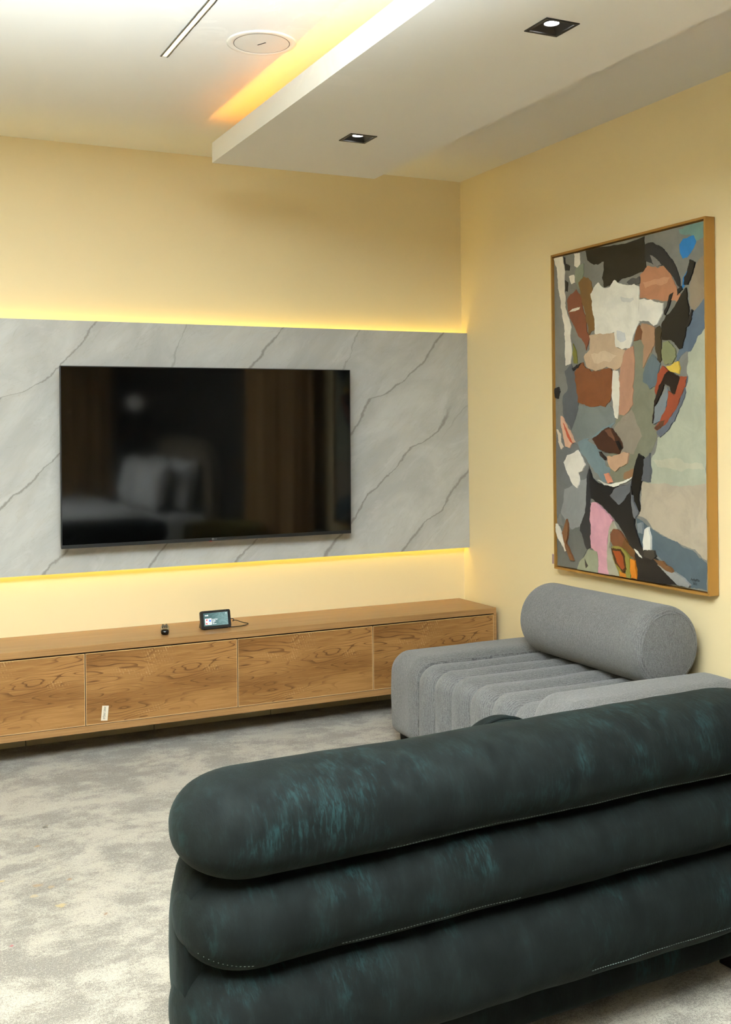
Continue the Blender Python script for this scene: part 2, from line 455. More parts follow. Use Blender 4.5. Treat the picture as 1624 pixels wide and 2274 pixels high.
# recessed downlights: dark square trim, sloping baffle, tilted round lamp
def downlight(yc, label):
    r = thing('ceiling_light', label, 'ceiling light', (DLX, yc, SZ0), 0, 'square downlights in the dropped ceiling panel')
    bm = bmesh.new(); a = 0.0575; b = 0.047
    for (p, q) in (((-a, -a), (a, -b)), ((-a, b), (a, a)), ((-a, -b), (-b, b)), ((b, -b), (a, b))):
        add_box(bm, (p[0], p[1], -0.003), (q[0], q[1], 0.001))
    frombm('trim_frame', bm, M['black'], r)
    bm = bmesh.new(); n = 4; c = 0.026; h = 0.017
    lo = [bm.verts.new((sx * b, sy * b, 0)) for sx, sy in ((-1, -1), (1, -1), (1, 1), (-1, 1))]
    hi = [bm.verts.new((sx * c * 1.1, sy * c * 1.1, h)) for sx, sy in ((-1, -1), (1, -1), (1, 1), (-1, 1))]
    for k in range(4): bm.faces.new((lo[k], lo[(k + 1) % 4], hi[(k + 1) % 4], hi[k]))
    bm.faces.new(hi)
    frombm('baffle', bm, M['black'], r)
    cyl('lamp', (0, 0.0, 0.016), (0, 0.0, 0.011), 0.0215, M['lamp'], r, n=32)
    bm = bmesh.new(); n = 32; pr = [(0.0222, 0.016), (0.0222, 0.0095), (0.0255, 0.0095), (0.0262, 0.016)]
    rg = [[bm.verts.new((R_ * math.cos(2 * PI * k / n), R_ * math.sin(2 * PI * k / n), z_)) for k in range(n)] for R_, z_ in pr]
    for A, B in zip(rg, rg[1:]):
        for k in range(n): bm.faces.new((A[k], A[(k + 1) % n], B[(k + 1) % n], B[k]))
    frombm('lamp_holder', bm, M['black'], r)
    li = bpy.data.lights.new('downlight_beam', 'SPOT'); li.energy = 12; li.color = (1, 0.96, 0.9)
    li.spot_size = math.radians(80); li.spot_blend = 0.8; li.shadow_soft_size = 0.025
    lo_ = bpy.data.objects.new('downlight_beam', li); C.objects.link(lo_); lo_.location = (0, 0, 0.006); lo_.parent = r
for k, yc in enumerate(DLY):
    downlight(yc, ['lit black square downlight nearer the television wall', 'lit black square downlight larger in view, farther from the television wall'][k])

# linear light set into the ceiling
r = thing('linear_ceiling_light', 'slim recessed warm LED line in the white ceiling with ragged dark edges', 'ceiling light', (-2.036, -1.342, H))
random.seed(4)
L = 2.6
box('led_diffuser', (-0.0086, -L, -0.0012), (0.0086, -0.003, 0.0), M['led_warm'], r)
for s, nm in ((-1, 'side_rail'), (1, 'side_rail')):
    bm = bmesh.new(); n = 150
    ins = []; outs = []
    for i in range(n + 1):
        yy = -L * i / n
        wgl = 0.0015 * noise.noise(Vector((s * 3.1, yy * 14, 0))) + 0.0008 * noise.noise(Vector((s * 3.1, yy * 60, 2)))
        dp = 0.0035 + 0.001 * noise.noise(Vector((s * 9, yy * 30, 5)))
        xi = s * (0.0085 + wgl * 0.3); xo = s * (0.0140 + wgl)
        ins.append((bm.verts.new((xi, yy, 0.0)), bm.verts.new((xi, yy, -dp)))); outs.append((bm.verts.new((xo, yy, 0.0)), bm.verts.new((xo, yy, -dp))))
    for i in range(n):
        a, b, c, d = ins[i], ins[i + 1], outs[i], outs[i + 1]
        bm.faces.new((a[0], b[0], b[1], a[1])); bm.faces.new((a[1], b[1], d[1], c[1])); bm.faces.new((c[1], d[1], d[0], c[0]))
    frombm(nm, bm, M['metal'], r)

# ceiling speaker
trim2 = struct(box('trim_2', (-0.012, YB + .001, 0.0), (-0.0005, -3.60, H - .001), M['slate']))
r = thing('ceiling_speaker', 'round white speaker grille set flush in the ceiling', 'speaker', (-1.760, -1.615, H))
bm = bmesh.new(); n = 72
pr = [(0.123, 0.0), (0.1225, -0.003), (0.118, -0.0045), (0.1005, -0.0045), (0.0985, -0.003), (0.0985, 0.0)]
rings = [[bm.verts.new((R_ * math.cos(2 * PI * k / n), R_ * math.sin(2 * PI * k / n), z_)) for k in range(n)] for R_, z_ in pr]
for A, B in zip(rings, rings[1:]):
    for k in range(n): bm.faces.new((A[k], A[(k + 1) % n], B[(k + 1) % n], B[k]))
frombm('outer_ring', bm, M['white'], r, True)
bm = bmesh.new(); add_cyl(bm, (0, 0, 0), (0, 0, -0.0035), 0.0975, n=72)
frombm('grille', bm, M['grey'], r)
bm = bmesh.new()
ring = [[bm.verts.new((R_ * math.cos(2 * PI * k / n), R_ * math.sin(2 * PI * k / n), -0.0038)) for k in range(n)] for R_ in (0.0968, 0.0988)]
for k in range(n): bm.faces.new((ring[0][k], ring[0][(k + 1) % n], ring[1][(k + 1) % n], ring[1][k]))
frombm('shadow_gap', bm, M['dark'], r)
lb = box('logo_bar', (-0.019, -0.002, -0.0046), (0.019, 0.002, -0.0034), M['ink'], r)
lb.rotation_euler = (0, 0, math.radians(-63))

# ------------------------------------------------------------------ marble panel with hidden light strips
PZ0, PZ1 = 0.787, 1.960
r = thing('marble_wall_panel', 'wide grey veined marble panel across the wall behind the television', 'wall panel', (0, 0, PZ0))
box('marble_slab', (XL + .3, -0.060, 0.0), (-0.001, -0.042, PZ1 - PZ0), M['marble'], r)
box('backing', (XL + .35, -0.042, 0.035), (-0.001, 0.0, PZ1 - PZ0 - 0.035), M['wood'], r)
box('led_strip', (XL + .35, -0.030, PZ1 - PZ0 - 0.035), (-0.004, -0.018, PZ1 - PZ0 - 0.032), M['led_yellow'], r)
box('led_strip', (XL + .35, -0.030, 0.032), (-0.004, -0.018, 0.035), M['led_yellow'], r)

# ------------------------------------------------------------------ television
TW, TH = 1.450, 0.8335
r = thing('television', 'large black flat television hung on the marble panel, screen off', 'television', (-1.482, -0.130, 0.910))
r.rotation_euler = (math.radians(0.65), 0, 0)
fr = box('rear_housing', (-TW / 2, -0.018, 0.0), (TW / 2, 0.0, TH), M['black'], r, 0.003)
box('electronics_housing', (-0.46, 0.0, 0.06), (0.46, 0.035, 0.50), M['black'], r, 0.008)
box('wall_bracket', (-0.25, 0.035, 0.2), (0.25, 0.062, 0.44), M['metal'], r)
bm = bmesh.new(); e = 0.004
for lo, hi in (((-TW / 2, -0.0205, 0), (-TW / 2 + e, -0.018, TH)), ((TW / 2 - e, -0.0205, 0), (TW / 2, -0.018, TH)), ((-TW / 2 + e, -0.0205, TH - e), (TW / 2 - e, -0.018, TH)), ):
    add_box(bm, lo, hi)
frombm('bezel', bm, M['black'], r)
t = NT('glossy_dark_screen'); t.set(Base_Color=rgb(6, 6, 6), Roughness=0.06)
t.b.inputs['Specular IOR Level'].default_value = 0.48
screen = box('screen', (-TW / 2 + e, -0.0195, 0.016), (TW / 2 - e, -0.0178, TH - e), t.m, r)
box('lower_bezel', (-TW / 2, -0.0215, 0.0), (TW / 2, -0.018, 0.0158), plain('dark_grey_plastic', rgb(30, 31, 32), 0.35), r, 0.001)
lg = plain('silver_print', rgb(112, 112, 112), 0.4)
lo_ = cyl('logo', (-0.010, -0.0215, 0.009), (-0.010, -0.0219, 0.009), 0.0055, lg, r)
text('logo', 'LG', 0.011, lg, r, (-0.003, -0.0217, 0.005), (PI / 2, 0, 0), 0.0001)
box('standby_light', (-0.028, -0.0205, -0.0018), (-0.014, -0.016, 0.0), glow('red_standby_led', (0.5, 0.03, 0.02, 1), 0.06), r)

# ------------------------------------------------------------------ low media unit
CX0, CX1, CY, CZ0, CZ1 = -2.838, -0.036, -0.380, 0.123, 0.505
r = thing('media_cabinet', 'long low oak media cabinet floating under the television', 'cabinet', (CX0, 0, CZ0))
W_ = CX1 - CX0; Hc = CZ1 - CZ0; tb = 0.030
box('top_board', (0, CY, Hc - tb), (W_, -0.003, Hc), M['wood'], r, 0.0012, 1)
box('bottom_board', (0, CY, 0), (W_, -0.003, tb), M['wood'], r, 0.0012, 1)
for a in (0, W_ - 0.016): box('side_board', (a, CY, tb), (a + 0.016, -0.003, Hc - tb), M['wood'], r)
box('carcass', (0.016, CY + 0.06, tb), (W_ - 0.016, -0.005, Hc - tb), M['dark'], r)
for k in range(4):
    x1 = -0.0535 - 0.7005 * k - CX0; x0 = x1 - 0.6965
    lo = (x0, CY + 0.0005, tb + 0.003); hi = (x1, CY + 0.0175, Hc - tb - 0.0055)
    bm = bmesh.new(); add_box(bm, (0, 0, 0), (hi[0] - lo[0], 0.017, hi[2] - lo[2]))
    d = frombm('door', bm, M['door'], r); d.location = lo
    w_, h_ = hi[0] - lo[0], hi[2] - lo[2]
    bm = bmesh.new(); g = 0.0022
    for p, q in (((0, 0), (w_, g)), ((0, h_ - g), (w_, h_)), ((0, g), (g, h_ - g)), ((w_ - g, g), (w_, h_ - g))):
        add_box(bm, (p[0], -0.0004, p[1]), (q[0], 0.001, q[1]))
    frombm('edge_band', bm, M['edge'], d)
    if k == 2:
        st = box('sticker', (0, -0.0012, 0), (0.0285, -0.0004, 0.065), M['paper'], d)
        st.location = (-2.087 - CX0 - lo[0], 0, 0.1695 - CZ0 - lo[2]); st.rotation_euler = (0, math.radians(6), 0)
        text('sticker_print', 'ANKE UNIQUE', 0.0135, M['ink'], d, (-2.087 - CX0 - lo[0] + 0.0145, -0.0014, 0.1695 - CZ0 - lo[2] + 0.0600), (PI / 2, math.radians(96), 0), 0.0001).scale = (0.62, 1.0, 1.0)

# ------------------------------------------------------------------ things on the media unit
r = thing('smart_display', 'small black smart display with a lit teal screen on the oak cabinet', 'smart display', (-1.517, -0.262, CZ1), math.radians(1.5))
tilt = math.radians(-12)
def tl(o):
    o.rotation_euler = (tilt, 0, 0); return o
W2, H2 = 0.148, 0.084
bm = bmesh.new()
add_box(bm, (-W2 / 2, -0.008, 0.0), (W2 / 2, 0.008, H2), 0.0)
vert = [e_ for e_ in bm.edges if abs(e_.verts[0].co.y - e_.verts[1].co.y) > 0.01]
bmesh.ops.bevel(bm, geom=vert, offset=0.009, segments=5, profile=0.5, affect='EDGES')
tl(frombm('body', bm, M['black'], r)).location.z = 0.003
bm = bmesh.new()   # wedge-shaped speaker housing behind the screen
P_ = [(0.002, 0.0), (0.070, 0.0), (0.066, 0.012), (0.026, 0.078), (0.014, 0.080)]
A = [bm.verts.new((-0.060, a, b)) for a, b in P_]; B = [bm.verts.new((0.060, a, b)) for a, b in P_]
for k in range(5): bm.faces.new((A[k], A[(k + 1) % 5], B[(k + 1) % 5], B[k]))
bm.faces.new(A); bm.faces.new(B)
frombm('speaker_housing', bm, M['black'], r)
t = NT('lit_teal_screen')
p_ = t.obj(); q_ = t.sep(p_)
wv = t.noise(t.mapping(p_, (9, 1, 16), (0, 0.6, 0)), 2.2, 1.0, 0.4, 1.2)
cc = t.mix(t.smooth(q_[0], -0.06, 0.06), rgb(64, 92, 92), rgb(116, 146, 144))
cc = t.mix(t.smooth(t.math('FRACT', t.math('MULTIPLY', wv, 4.0)), 0.2, 1.0, 0.0, 0.4), cc, rgb(52, 82, 82))
t.set(Base_Color=(0.01, 0.01, 0.01, 1), Emission_Color=cc, Emission_Strength=0.75, Roughness=0.1)
sc = tl(box('screen', (-0.060, -0.0088, 0.013), (0.060, -0.0078, 0.073), t.m, r)); sc.location.z = 0.003
box('album_art', (-0.054, -0.0094, 0.0185), (-0.022, -0.0087, 0.0475), glow('album_cover_white', rgb(205, 205, 198), 0.9), sc)
for nm, cl, pts in (('cover_blue', (30, 80, 190), [(-.036, .036), (-.030, .045), (-.027, .040), (-.024, .043), (-.025, .033), (-.031, .031)]),
                    ('cover_red', (200, 40, 44), [(-.049, .0440), (-.042, .0450), (-.041, .0400), (-.045, .0370), (-.050, .0385)]),
                    ('cover_red', (200, 40, 44), [(-.052, .027), (-.046, .0285), (-.041, .023), (-.046, .0205), (-.051, .0225)]),
                    ('cover_green', (130, 190, 140), [(-.040, .023), (-.036, .028), (-.026, .0285), (-.024, .023), (-.031, .0215)])):
    bm = bmesh.new(); bm.faces.new([bm.verts.new((a, -0.0096, b)) for a, b in pts])
    frombm(nm, bm, glow(nm, rgb(*cl), 0.8), sc)
for body, sz, px, pz in (('12:05', 0.0078, -0.054, 0.0595), ('Monday Player', 0.0046, -0.0185, 0.0410), ('Stylo', 0.0078, -0.0185, 0.0325), ('Artist', 0.0042, -0.0185, 0.0265), ('Album title', 0.0042, -0.0185, 0.0205)):
    text('screen_text', body, sz, M['white_text'], sc, (px, -0.0091, pz), (PI / 2, 0, 0), 0.0001)
cyl('sun_icon', (0.052, -0.0088, 0.0665), (0.052, -0.0093, 0.0665), 0.0016, M['white_text'], sc, n=12)
cyl('camera_lens', (0.050, -0.0082, 0.0795), (0.050, -0.0086, 0.0795), 0.0014, M['metal'], sc, n=12)
bm = bmesh.new()
add_sweep(bm, spline([(0.050, 0.035, 0.030), (0.085, 0.042, 0.036), (0.104, 0.040, 0.030), (0.096, 0.034, 0.024), (0.112, 0.036, 0.026), (0.150, 0.035, 0.012), (0.178, 0.046, 0.0035),
                      (0.172, 0.034, 0.0022), (0.150, 0.014, 0.0022), (0.110, 0.000, 0.0022), (0.075, 0.004, 0.0022), (0.05, 0.05, 0.0022), (0.03, 0.12, 0.0022), (0.03, 0.245, 0.0022)], 6), 0.0020)
frombm('power_cord', bm, M['black'], r, True)

r = thing('remote_control', 'small black remote control lying on the oak cabinet', 'remote control', (-1.757, -0.238, CZ1), math.radians(-15))
bm = bmesh.new()
ns, nl = 16, 22
rings = []
for i in range(nl + 1):
    u = -1 + 2 * i / nl
    e_ = (1 - abs(u) ** 5) ** (1 / 2.5) if abs(u) < 1 else 0.0
    w_ = 0.0195 * (0.92 + 0.08 * e_) * max(e_, 0.02) ** 0.35
    h_ = 0.0140 * max(e_, 0.02) ** 0.5
    rings.append([bm.verts.new((w_ * math.copysign(abs(math.cos(a)) ** 0.6, math.cos(a)), 0.076 * u, 0.0142 + h_ * math.copysign(abs(math.sin(a)) ** 0.7, math.sin(a)))) for a in [2 * PI * k / ns for k in range(ns)]])
for A, B in zip(rings, rings[1:]):
    for k in range(ns): bm.faces.new((A[k], A[(k + 1) % ns], B[(k + 1) % ns], B[k]))
bm.faces.new(rings[0]); bm.faces.new(rings[-1])
frombm('body', bm, plain('glossy_black_plastic', rgb(16, 16, 15), 0.22), r, True)
rk = plain('rubber_key', rgb(58, 54, 44), 0.45)
cyl('navigation_ring', (0, 0.030, 0.0275), (0, 0.030, 0.0300), 0.0140, rk, r, r1=0.0130, n=28)
for bx, by in ((-0.010, 0.002), (0, 0.002), (0.010, 0.002), (-0.010, -0.012), (0, -0.012), (0.010, -0.012), (-0.010, -0.026), (0.0, -0.028), (0.010, -0.026), (-0.008, 0.055), (0.008, 0.055)):
    cyl('button', (bx, by, 0.0273), (bx, by, 0.0300), 0.0038, rk, r, r1=0.0034, n=14)
PAINT = [
((122,122,117),[(932,2241),(1938,2240),(1931,786),(930,773)]),
((138,124,106),[(1939,2109),(1893,2079),(1865,2026),(1848,1982),(1853,1920),(1870,1885),(1890,1883),(1938,1943)]),
((110,142,135),[(1794,2231),(1835,2238),(1936,2238),(1931,2175),(1894,2167),(1855,2202),(1800,2213)]),
((38,122,190),[(1796,2169),(1817,2189),(1855,2192),(1881,2193),(1894,2167),(1874,2138),(1840,2110),(1816,2109),(1799,2135)]),
((38,122,190),[(1839,2058),(1852,2033),(1821,1994),(1807,1987),(1815,2033)]),
((165,168,150),[(1938,1818),(1937,1185),(1551,1189),(1552,1204),(1612,1216),(1610,1295),(1636,1325),(1652,1389),(1674,1398),(1731,1432),(1796,1531),(1814,1606),(1839,1634),(1840,1728),(1895,1789)]),
((88,102,118),[(1940,1943),(1938,1823),(1895,1789),(1854,1732),(1827,1734),(1771,1690),(1775,1723),(1821,1777),(1835,1832),(1863,1886)]),
((172,160,142),[(1544,1199),(1741,1191),(1937,1208),(1932,903),(1867,943),(1716,973),(1616,1004),(1572,1045),(1519,1057),(1534,1073),(1547,1144)]),
((178,176,155),[(1621,1295),(1757,1307),(1913,1286),(1926,1263),(1791,1250),(1650,1266)]),
((82,96,104),[(1507,1046),(1571,1021),(1623,1000),(1731,969),(1854,937),(1932,893),(1930,787),(1838,787),(1749,836),(1643,898),(1547,919),(1517,967)]),
((122,122,104),[(1509,1806),(1577,1806),(1628,1738),(1641,1614),(1635,1467),(1652,1418),(1622,1344),(1576,1289),(1522,1218),(1355,1192),(1306,1237),(1342,1368),(1376,1445),(1418,1547),(1491,1646)]),
((142,132,118),[(1384,1445),(1488,1510),(1555,1394),(1500,1318),(1422,1312),(1359,1420)]),
((118,124,122),[(1105,1535),(1345,1529),(1377,1497),(1376,1456),(1216,1383),(1093,1378),(1058,1427),(1086,1503)]),
((90,93,97),[(1008,1698),(1064,1733),(1108,1676),(1097,1606),(1034,1608)]),
((90,93,97),[(992,1582),(1044,1630),(1107,1638),(1114,1551),(1095,1486),(1058,1422),(994,1477)]),
((108,110,110),[(941,1394),(1084,1367),(1188,1261),(1202,1101),(1149,1034),(1103,960),(1085,937),(985,968),(967,1033),(936,1004)]),
((138,140,140),[(997,1146),(1169,1207),(1205,1234),(1184,1073),(1121,967),(1076,942),(1035,972),(967,1033)]),
((102,104,100),[(935,976),(1030,955),(1165,992),(1172,885),(1100,792),(1073,778),(931,777)]),
((50,50,52),[(1188,1261),(1213,1208),(1207,899),(1163,879),(1112,961),(1153,1045),(1169,1180)]),
((115,132,138),[(1102,1367),(1216,1394),(1343,1446),(1376,1456),(1343,1430),(1242,1389),(1177,1375),(1275,1336),(1307,1263),(1340,1254),(1339,1196),(1289,1189),(1214,1251),(1128,1319)]),
((32,28,22),[(1180,2239),(1585,2238),(1594,2087),(1435,2078),(1346,2058),(1309,2055),(1297,2101),(1311,2172),(1239,2166),(1192,2194)]),
((36,34,34),[(1009,2238),(1023,2230),(1027,2202),(1059,2187),(1054,2165),(1022,2170),(1013,2204)]),
((36,34,34),[(1021,2126),(1044,2112),(1038,2069),(1020,2071)]),
((128,136,118),[(1117,2189),(1166,2182),(1151,2093),(1129,2069),(1107,2099),(1099,2148)]),
((120,88,48),[(1125,2102),(1165,2123),(1221,2089),(1242,1870),(1199,1852),(1175,1956),(1141,2013)]),
((126,72,50),[(1035,2025),(1065,2055),(1106,2072),(1141,2035),(1182,1875),(1203,1847),(1176,1785),(1120,1854),(1068,1929),(1041,1981)]),
((120,118,52),[(1079,1824),(1101,1790),(1109,1730),(1082,1732),(1072,1776)]),
((226,219,206),[(934,2238),(1005,2238),(1017,2137),(1019,2000),(1067,1902),(1069,1781),(1059,1733),(1018,1725),(1014,1791),(1012,1918),(986,2003),(973,2077),(961,2167),(943,2214)]),
((228,222,210),[(1094,2239),(1139,2235),(1138,2181),(1117,2170),(1095,2181)]),
((228,222,210),[(1053,2138),(1090,2141),(1096,2105),(1071,2100)]),
((228,222,210),[(1046,1972),(1096,1986),(1136,1988),(1131,1977),(1086,1971)]),
((172,120,90),[(1556,2077),(1605,2110),(1664,2092),(1707,2095),(1742,2062),(1776,2005),(1803,1959),(1782,1939),(1697,1951),(1625,1964),(1554,1982)]),
((186,138,108),[(1574,2045),(1634,2047),(1692,2049),(1742,2043),(1727,2025),(1633,2027),(1589,2018)]),
((42,42,44),[(1588,2201),(1636,2204),(1708,2163),(1757,2112),(1797,2040),(1800,1997),(1770,2029),(1742,2062),(1707,2095),(1671,2105),(1613,2124),(1591,2137)]),
((120,118,116),[(1621,2152),(1654,2137),(1693,2102),(1664,2099),(1635,2120)]),
((75,75,75),[(1467,2058),(1552,2072),(1555,2042),(1505,2041)]),
((128,78,46),[(1090,1693),(1153,1733),(1179,1704),(1247,1687),(1348,1697),(1368,1678),(1345,1550),(1312,1524),(1176,1533),(1110,1551),(1102,1611)]),
((175,132,108),[(1422,1752),(1461,1767),(1508,1781),(1500,1530),(1441,1485),(1409,1486),(1414,1573)]),
((160,125,98),[(1563,1872),(1645,1849),(1640,1771),(1610,1739),(1568,1682),(1577,1776),(1548,1838)]),
((110,70,45),[(1548,1868),(1570,1836),(1562,1802),(1509,1801),(1525,1840)]),
((62,52,34),[(1648,1839),(1674,1852),(1692,1835),(1686,1709),(1664,1686),(1647,1761)]),
((95,108,115),[(1628,1738),(1679,1695),(1648,1604),(1611,1591),(1567,1627),(1583,1686)]),
((190,165,138),[(1203,1852),(1251,1853),(1383,1847),(1390,1785),(1454,1767),(1421,1696),(1380,1683),(1331,1701),(1247,1687),(1179,1710),(1162,1759),(1206,1788)]),
((204,182,156),[(1215,1766),(1316,1775),(1397,1748),(1348,1721),(1240,1722)]),
((226,223,213),[(1215,2037),(1272,2083),(1313,2052),(1354,2052),(1387,2079),(1415,2060),(1551,2030),(1548,1878),(1525,1850),(1485,1773),(1430,1772),(1390,1785),(1383,1852),(1318,1848),(1246,1854),(1243,1923),(1227,1967)]),
((226,223,213),[(1550,1975),(1625,1967),(1701,1944),(1697,1903),(1660,1858),(1638,1855),(1609,1877),(1541,1889)]),
((205,205,200),[(1426,2002),(1512,1987),(1516,1977),(1434,1981)]),
((200,202,204),[(1399,1856),(1455,1841),(1462,1810),(1422,1803),(1400,1820)]),
((222,218,205),[(1368,1683),(1400,1681),(1415,1624),(1410,1532),(1396,1471),(1380,1476),(1358,1575)]),
((28,25,20),[(1838,1990),(1853,1910),(1849,1859),(1828,1795),(1810,1749),(1793,1746),(1765,1776),(1691,1792),(1689,1855),(1718,1891),(1775,1928)]),
((30,30,30),[(1860,2100),(1890,2084),(1872,2040),(1848,2000),(1824,2003),(1846,2057)]),
((30,30,30),[(1807,2001),(1817,1985),(1786,1965),(1786,1989)]),
((34,32,32),[(1741,1973),(1762,1980),(1740,1932),(1711,1892),(1704,1902)]),
((34,32,32),[(1867,1900),(1875,1894),(1849,1836),(1835,1832)]),
((125,128,95),[(1695,1782),(1730,1784),(1768,1752),(1775,1718),(1750,1691),(1707,1689),(1690,1719)]),
((205,175,75),[(1714,1681),(1764,1695),(1788,1698),(1798,1669),(1791,1646),(1749,1657)]),
((98,104,114),[(1839,1634),(1820,1549),(1781,1489),(1731,1427),(1673,1389),(1652,1408),(1659,1418),(1710,1442),(1782,1517),(1828,1596)]),
((115,122,128),[(1691,1563),(1720,1596),(1726,1562),(1711,1505),(1675,1457),(1634,1443),(1643,1516)]),
((150,70,45),[(1693,1685),(1728,1663),(1692,1622),(1655,1565),(1644,1585),(1663,1652)]),
((146,72,48),[(1798,1636),(1839,1634),(1828,1596),(1782,1517),(1710,1442),(1659,1418),(1638,1428),(1675,1457),(1719,1519),(1727,1581),(1762,1561)]),
((90,60,42),[(1659,1418),(1638,1428),(1675,1454),(1707,1461),(1696,1437)]),
((38,26,20),[(1707,1650),(1735,1661),(1798,1631),(1769,1565),(1748,1571),(1734,1600),(1699,1607),(1669,1554),(1643,1516),(1632,1448),(1626,1448),(1640,1541),(1670,1603)]),
((30,28,28),[(936,1623),(965,1628),(974,1605),(959,1572),(937,1579)]),
((34,30,28),[(1072,1710),(1144,1731),(1117,1708),(1081,1698)]),
((214,172,146),[(981,1491),(1004,1477),(1031,1433),(1062,1405),(1088,1367),(1047,1340),(1015,1348),(993,1422)]),
((190,88,58),[(999,1461),(1026,1433),(1057,1389),(1075,1362),(1050,1372),(1017,1422)]),
((215,200,180),[(947,1428),(974,1405),(978,1367),(998,1345),(982,1333),(960,1367)]),
((225,220,210),[(1000,1273),(1028,1306),(1110,1332),(1123,1319),(1166,1265),(1144,1238),(1108,1226),(1121,1194),(1102,1156),(1071,1171),(1027,1224)]),
((72,45,32),[(1220,1383),(1335,1435),(1375,1414),(1411,1384),(1430,1343),(1406,1317),(1341,1321),(1258,1341)]),
((112,76,56),[(1310,1420),(1351,1430),(1383,1373),(1342,1394)]),
((24,20,18),[(1383,1373),(1407,1376),(1430,1343),(1414,1332)]),
((48,36,30),[(1266,1326),(1308,1305),(1332,1290),(1307,1289),(1274,1310)]),
((185,150,122),[(1324,1305),(1390,1311),(1438,1327),(1473,1323),(1461,1277),(1413,1261),(1380,1239),(1348,1254)]),
((140,105,75),[(1444,1236),(1515,1258),(1518,1238),(1483,1212),(1436,1210)]),
((90,92,96),[(1568,1294),(1610,1324),(1608,1201),(1552,1204)]),
((30,28,28),[(1211,1112),(1196,1245),(1221,1203),(1297,1179),(1411,1178),(1486,1181),(1489,1116),(1503,1016),(1547,924),(1643,883),(1776,786),(1521,782),(1512,871),(1443,966),(1368,1037),(1303,1075),(1253,1098)]),
((98,100,104),[(1342,1134),(1411,1178),(1490,1202),(1482,1156),(1434,1113),(1402,1096),(1370,1115)]),
((24,22,20),[(1539,1321),(1572,1304),(1568,1244),(1544,1169),(1538,1073),(1508,1117),(1494,1167),(1498,1217),(1523,1293)]),
((216,142,112),[(1302,1227),(1331,1233),(1359,1192),(1330,1186)]),
((224,220,208),[(1255,1199),(1305,1185),(1371,1187),(1451,1205),(1498,1222),(1491,1212),(1435,1190),(1371,1172),(1305,1177)]),
((110,112,116),[(1486,1156),(1497,1126),(1534,1073),(1511,1041),(1496,1066)]),
((206,152,166),[(1209,1093),(1245,1098),(1303,1064),(1360,1026),(1335,978),(1331,780),(1256,779),(1253,866),(1207,888),(1205,995)]),
((165,160,140),[(1360,1021),(1384,987),(1343,973),(1333,900),(1404,783),(1331,780),(1321,899),(1335,983)]),
((135,128,60),[(1350,909),(1430,908),(1473,872),(1479,783),(1444,783),(1445,828),(1404,783),(1365,851)]),
((118,74,50),[(1343,963),(1367,988),(1416,974),(1443,950),(1418,913),(1366,913),(1344,932)]),
((105,70,35),[(1443,950),(1508,905),(1511,865),(1477,882),(1418,913)]),
((75,45,20),[(1348,901),(1416,904),(1444,875),(1454,819),(1430,804),(1377,837)]),
((152,70,30),[(1359,892),(1411,894),(1431,870),(1441,825),(1425,815),(1388,843)]),
((202,122,30),[(1477,867),(1511,860),(1519,784),(1483,783)]),
((190,120,40),[(1405,809),(1448,798),(1452,783),(1408,782)]),
((145,148,125),[(1104,793),(1189,884),(1249,876),(1257,840),(1252,782),(1100,779)]),
((60,55,48),[(1158,841),(1167,826),(1184,806),(1166,794)]),
((222,216,204),[(936,981),(966,956),(993,908),(1019,861),(1006,854),(955,910)]),
((120,80,50),[(1022,1009),(1031,988),(1030,949),(1016,893),(1065,832),(1073,817),(1046,819),(1010,871),(984,940)]),
((226,223,213),[(1575,1001),(1597,1013),(1611,959),(1610,915),(1565,911),(1562,945)]),
((130,136,140),[(1526,1022),(1556,1030),(1559,980),(1533,983)]),
((60,55,48),[(1569,906),(1632,917),(1643,893),(1613,876),(1569,886)]),
((115,80,50),[(1628,882),(1686,878),(1736,854),(1749,836),(1742,821),(1707,841)]),
((142,142,140),[(1653,860),(1700,841),(1756,842),(1805,823),(1845,800),(1838,787),(1776,788)]),
((226,223,213),[(1505,913),(1531,903),(1557,878),(1539,883),(1516,901)]),
]

# ------------------------------------------------------------------ painting on the right wall
PY0, PY1, PB, PT, FX = -0.922, -1.957, 0.767, 2.255, -0.052
pc = ((PY0 + PY1) / 2, (PB + PT) / 2)
r = thing('framed_painting', 'large abstract oil painting of bold paint patches in a thin gold frame', 'painting', (0, pc[0], PB))
lip = 0.0095
def rel(y_, z_): return (y_ - pc[0], z_ - PB)
hw = (PY0 - PY1) / 2; hh = PT - PB
def mitred(nm, pts):
    """one frame side: outer/inner outline points in (y,z), full depth"""
    bm = bmesh.new()
    A = [bm.verts.new((FX, a, b)) for a, b in pts]; B = [bm.verts.new((-0.004, a, b)) for a, b in pts]
    n = len(pts)
    for k in range(n): bm.faces.new((A[k], A[(k + 1) % n], B[(k + 1) % n], B[k]))
    bm.faces.new(A); bm.faces.new(B)
    return frombm(nm, bm, M['gold'], r)
g = 0.0004
mitred('frame_side', [(-hw, 0 + g), (-hw, hh - g), (-hw + lip, hh - lip - g), (-hw + lip, lip + g)])
mitred('frame_side', [(hw, 0 + g), (hw, hh - g), (hw - lip, hh - lip - g), (hw - lip, lip + g)])
mitred('frame_side', [(-hw + g, 0), (hw - g, 0), (hw - lip - g, lip), (-hw + lip + g, lip)])
mitred('frame_side', [(-hw + g, hh), (hw - g, hh), (hw - lip - g, hh - lip), (-hw + lip + g, hh - lip)])
box('backing_board', (-0.018, -hw + lip, lip), (-0.006, hw - lip, hh - lip), M['goldin'], r)
cv = box('canvas', (-0.0400, -1.9395 - pc[0], 0.781 - PB), (-0.018, -0.9315 - pc[0], 2.2405 - PB), M['canvas'], r, 0.0015, 1)
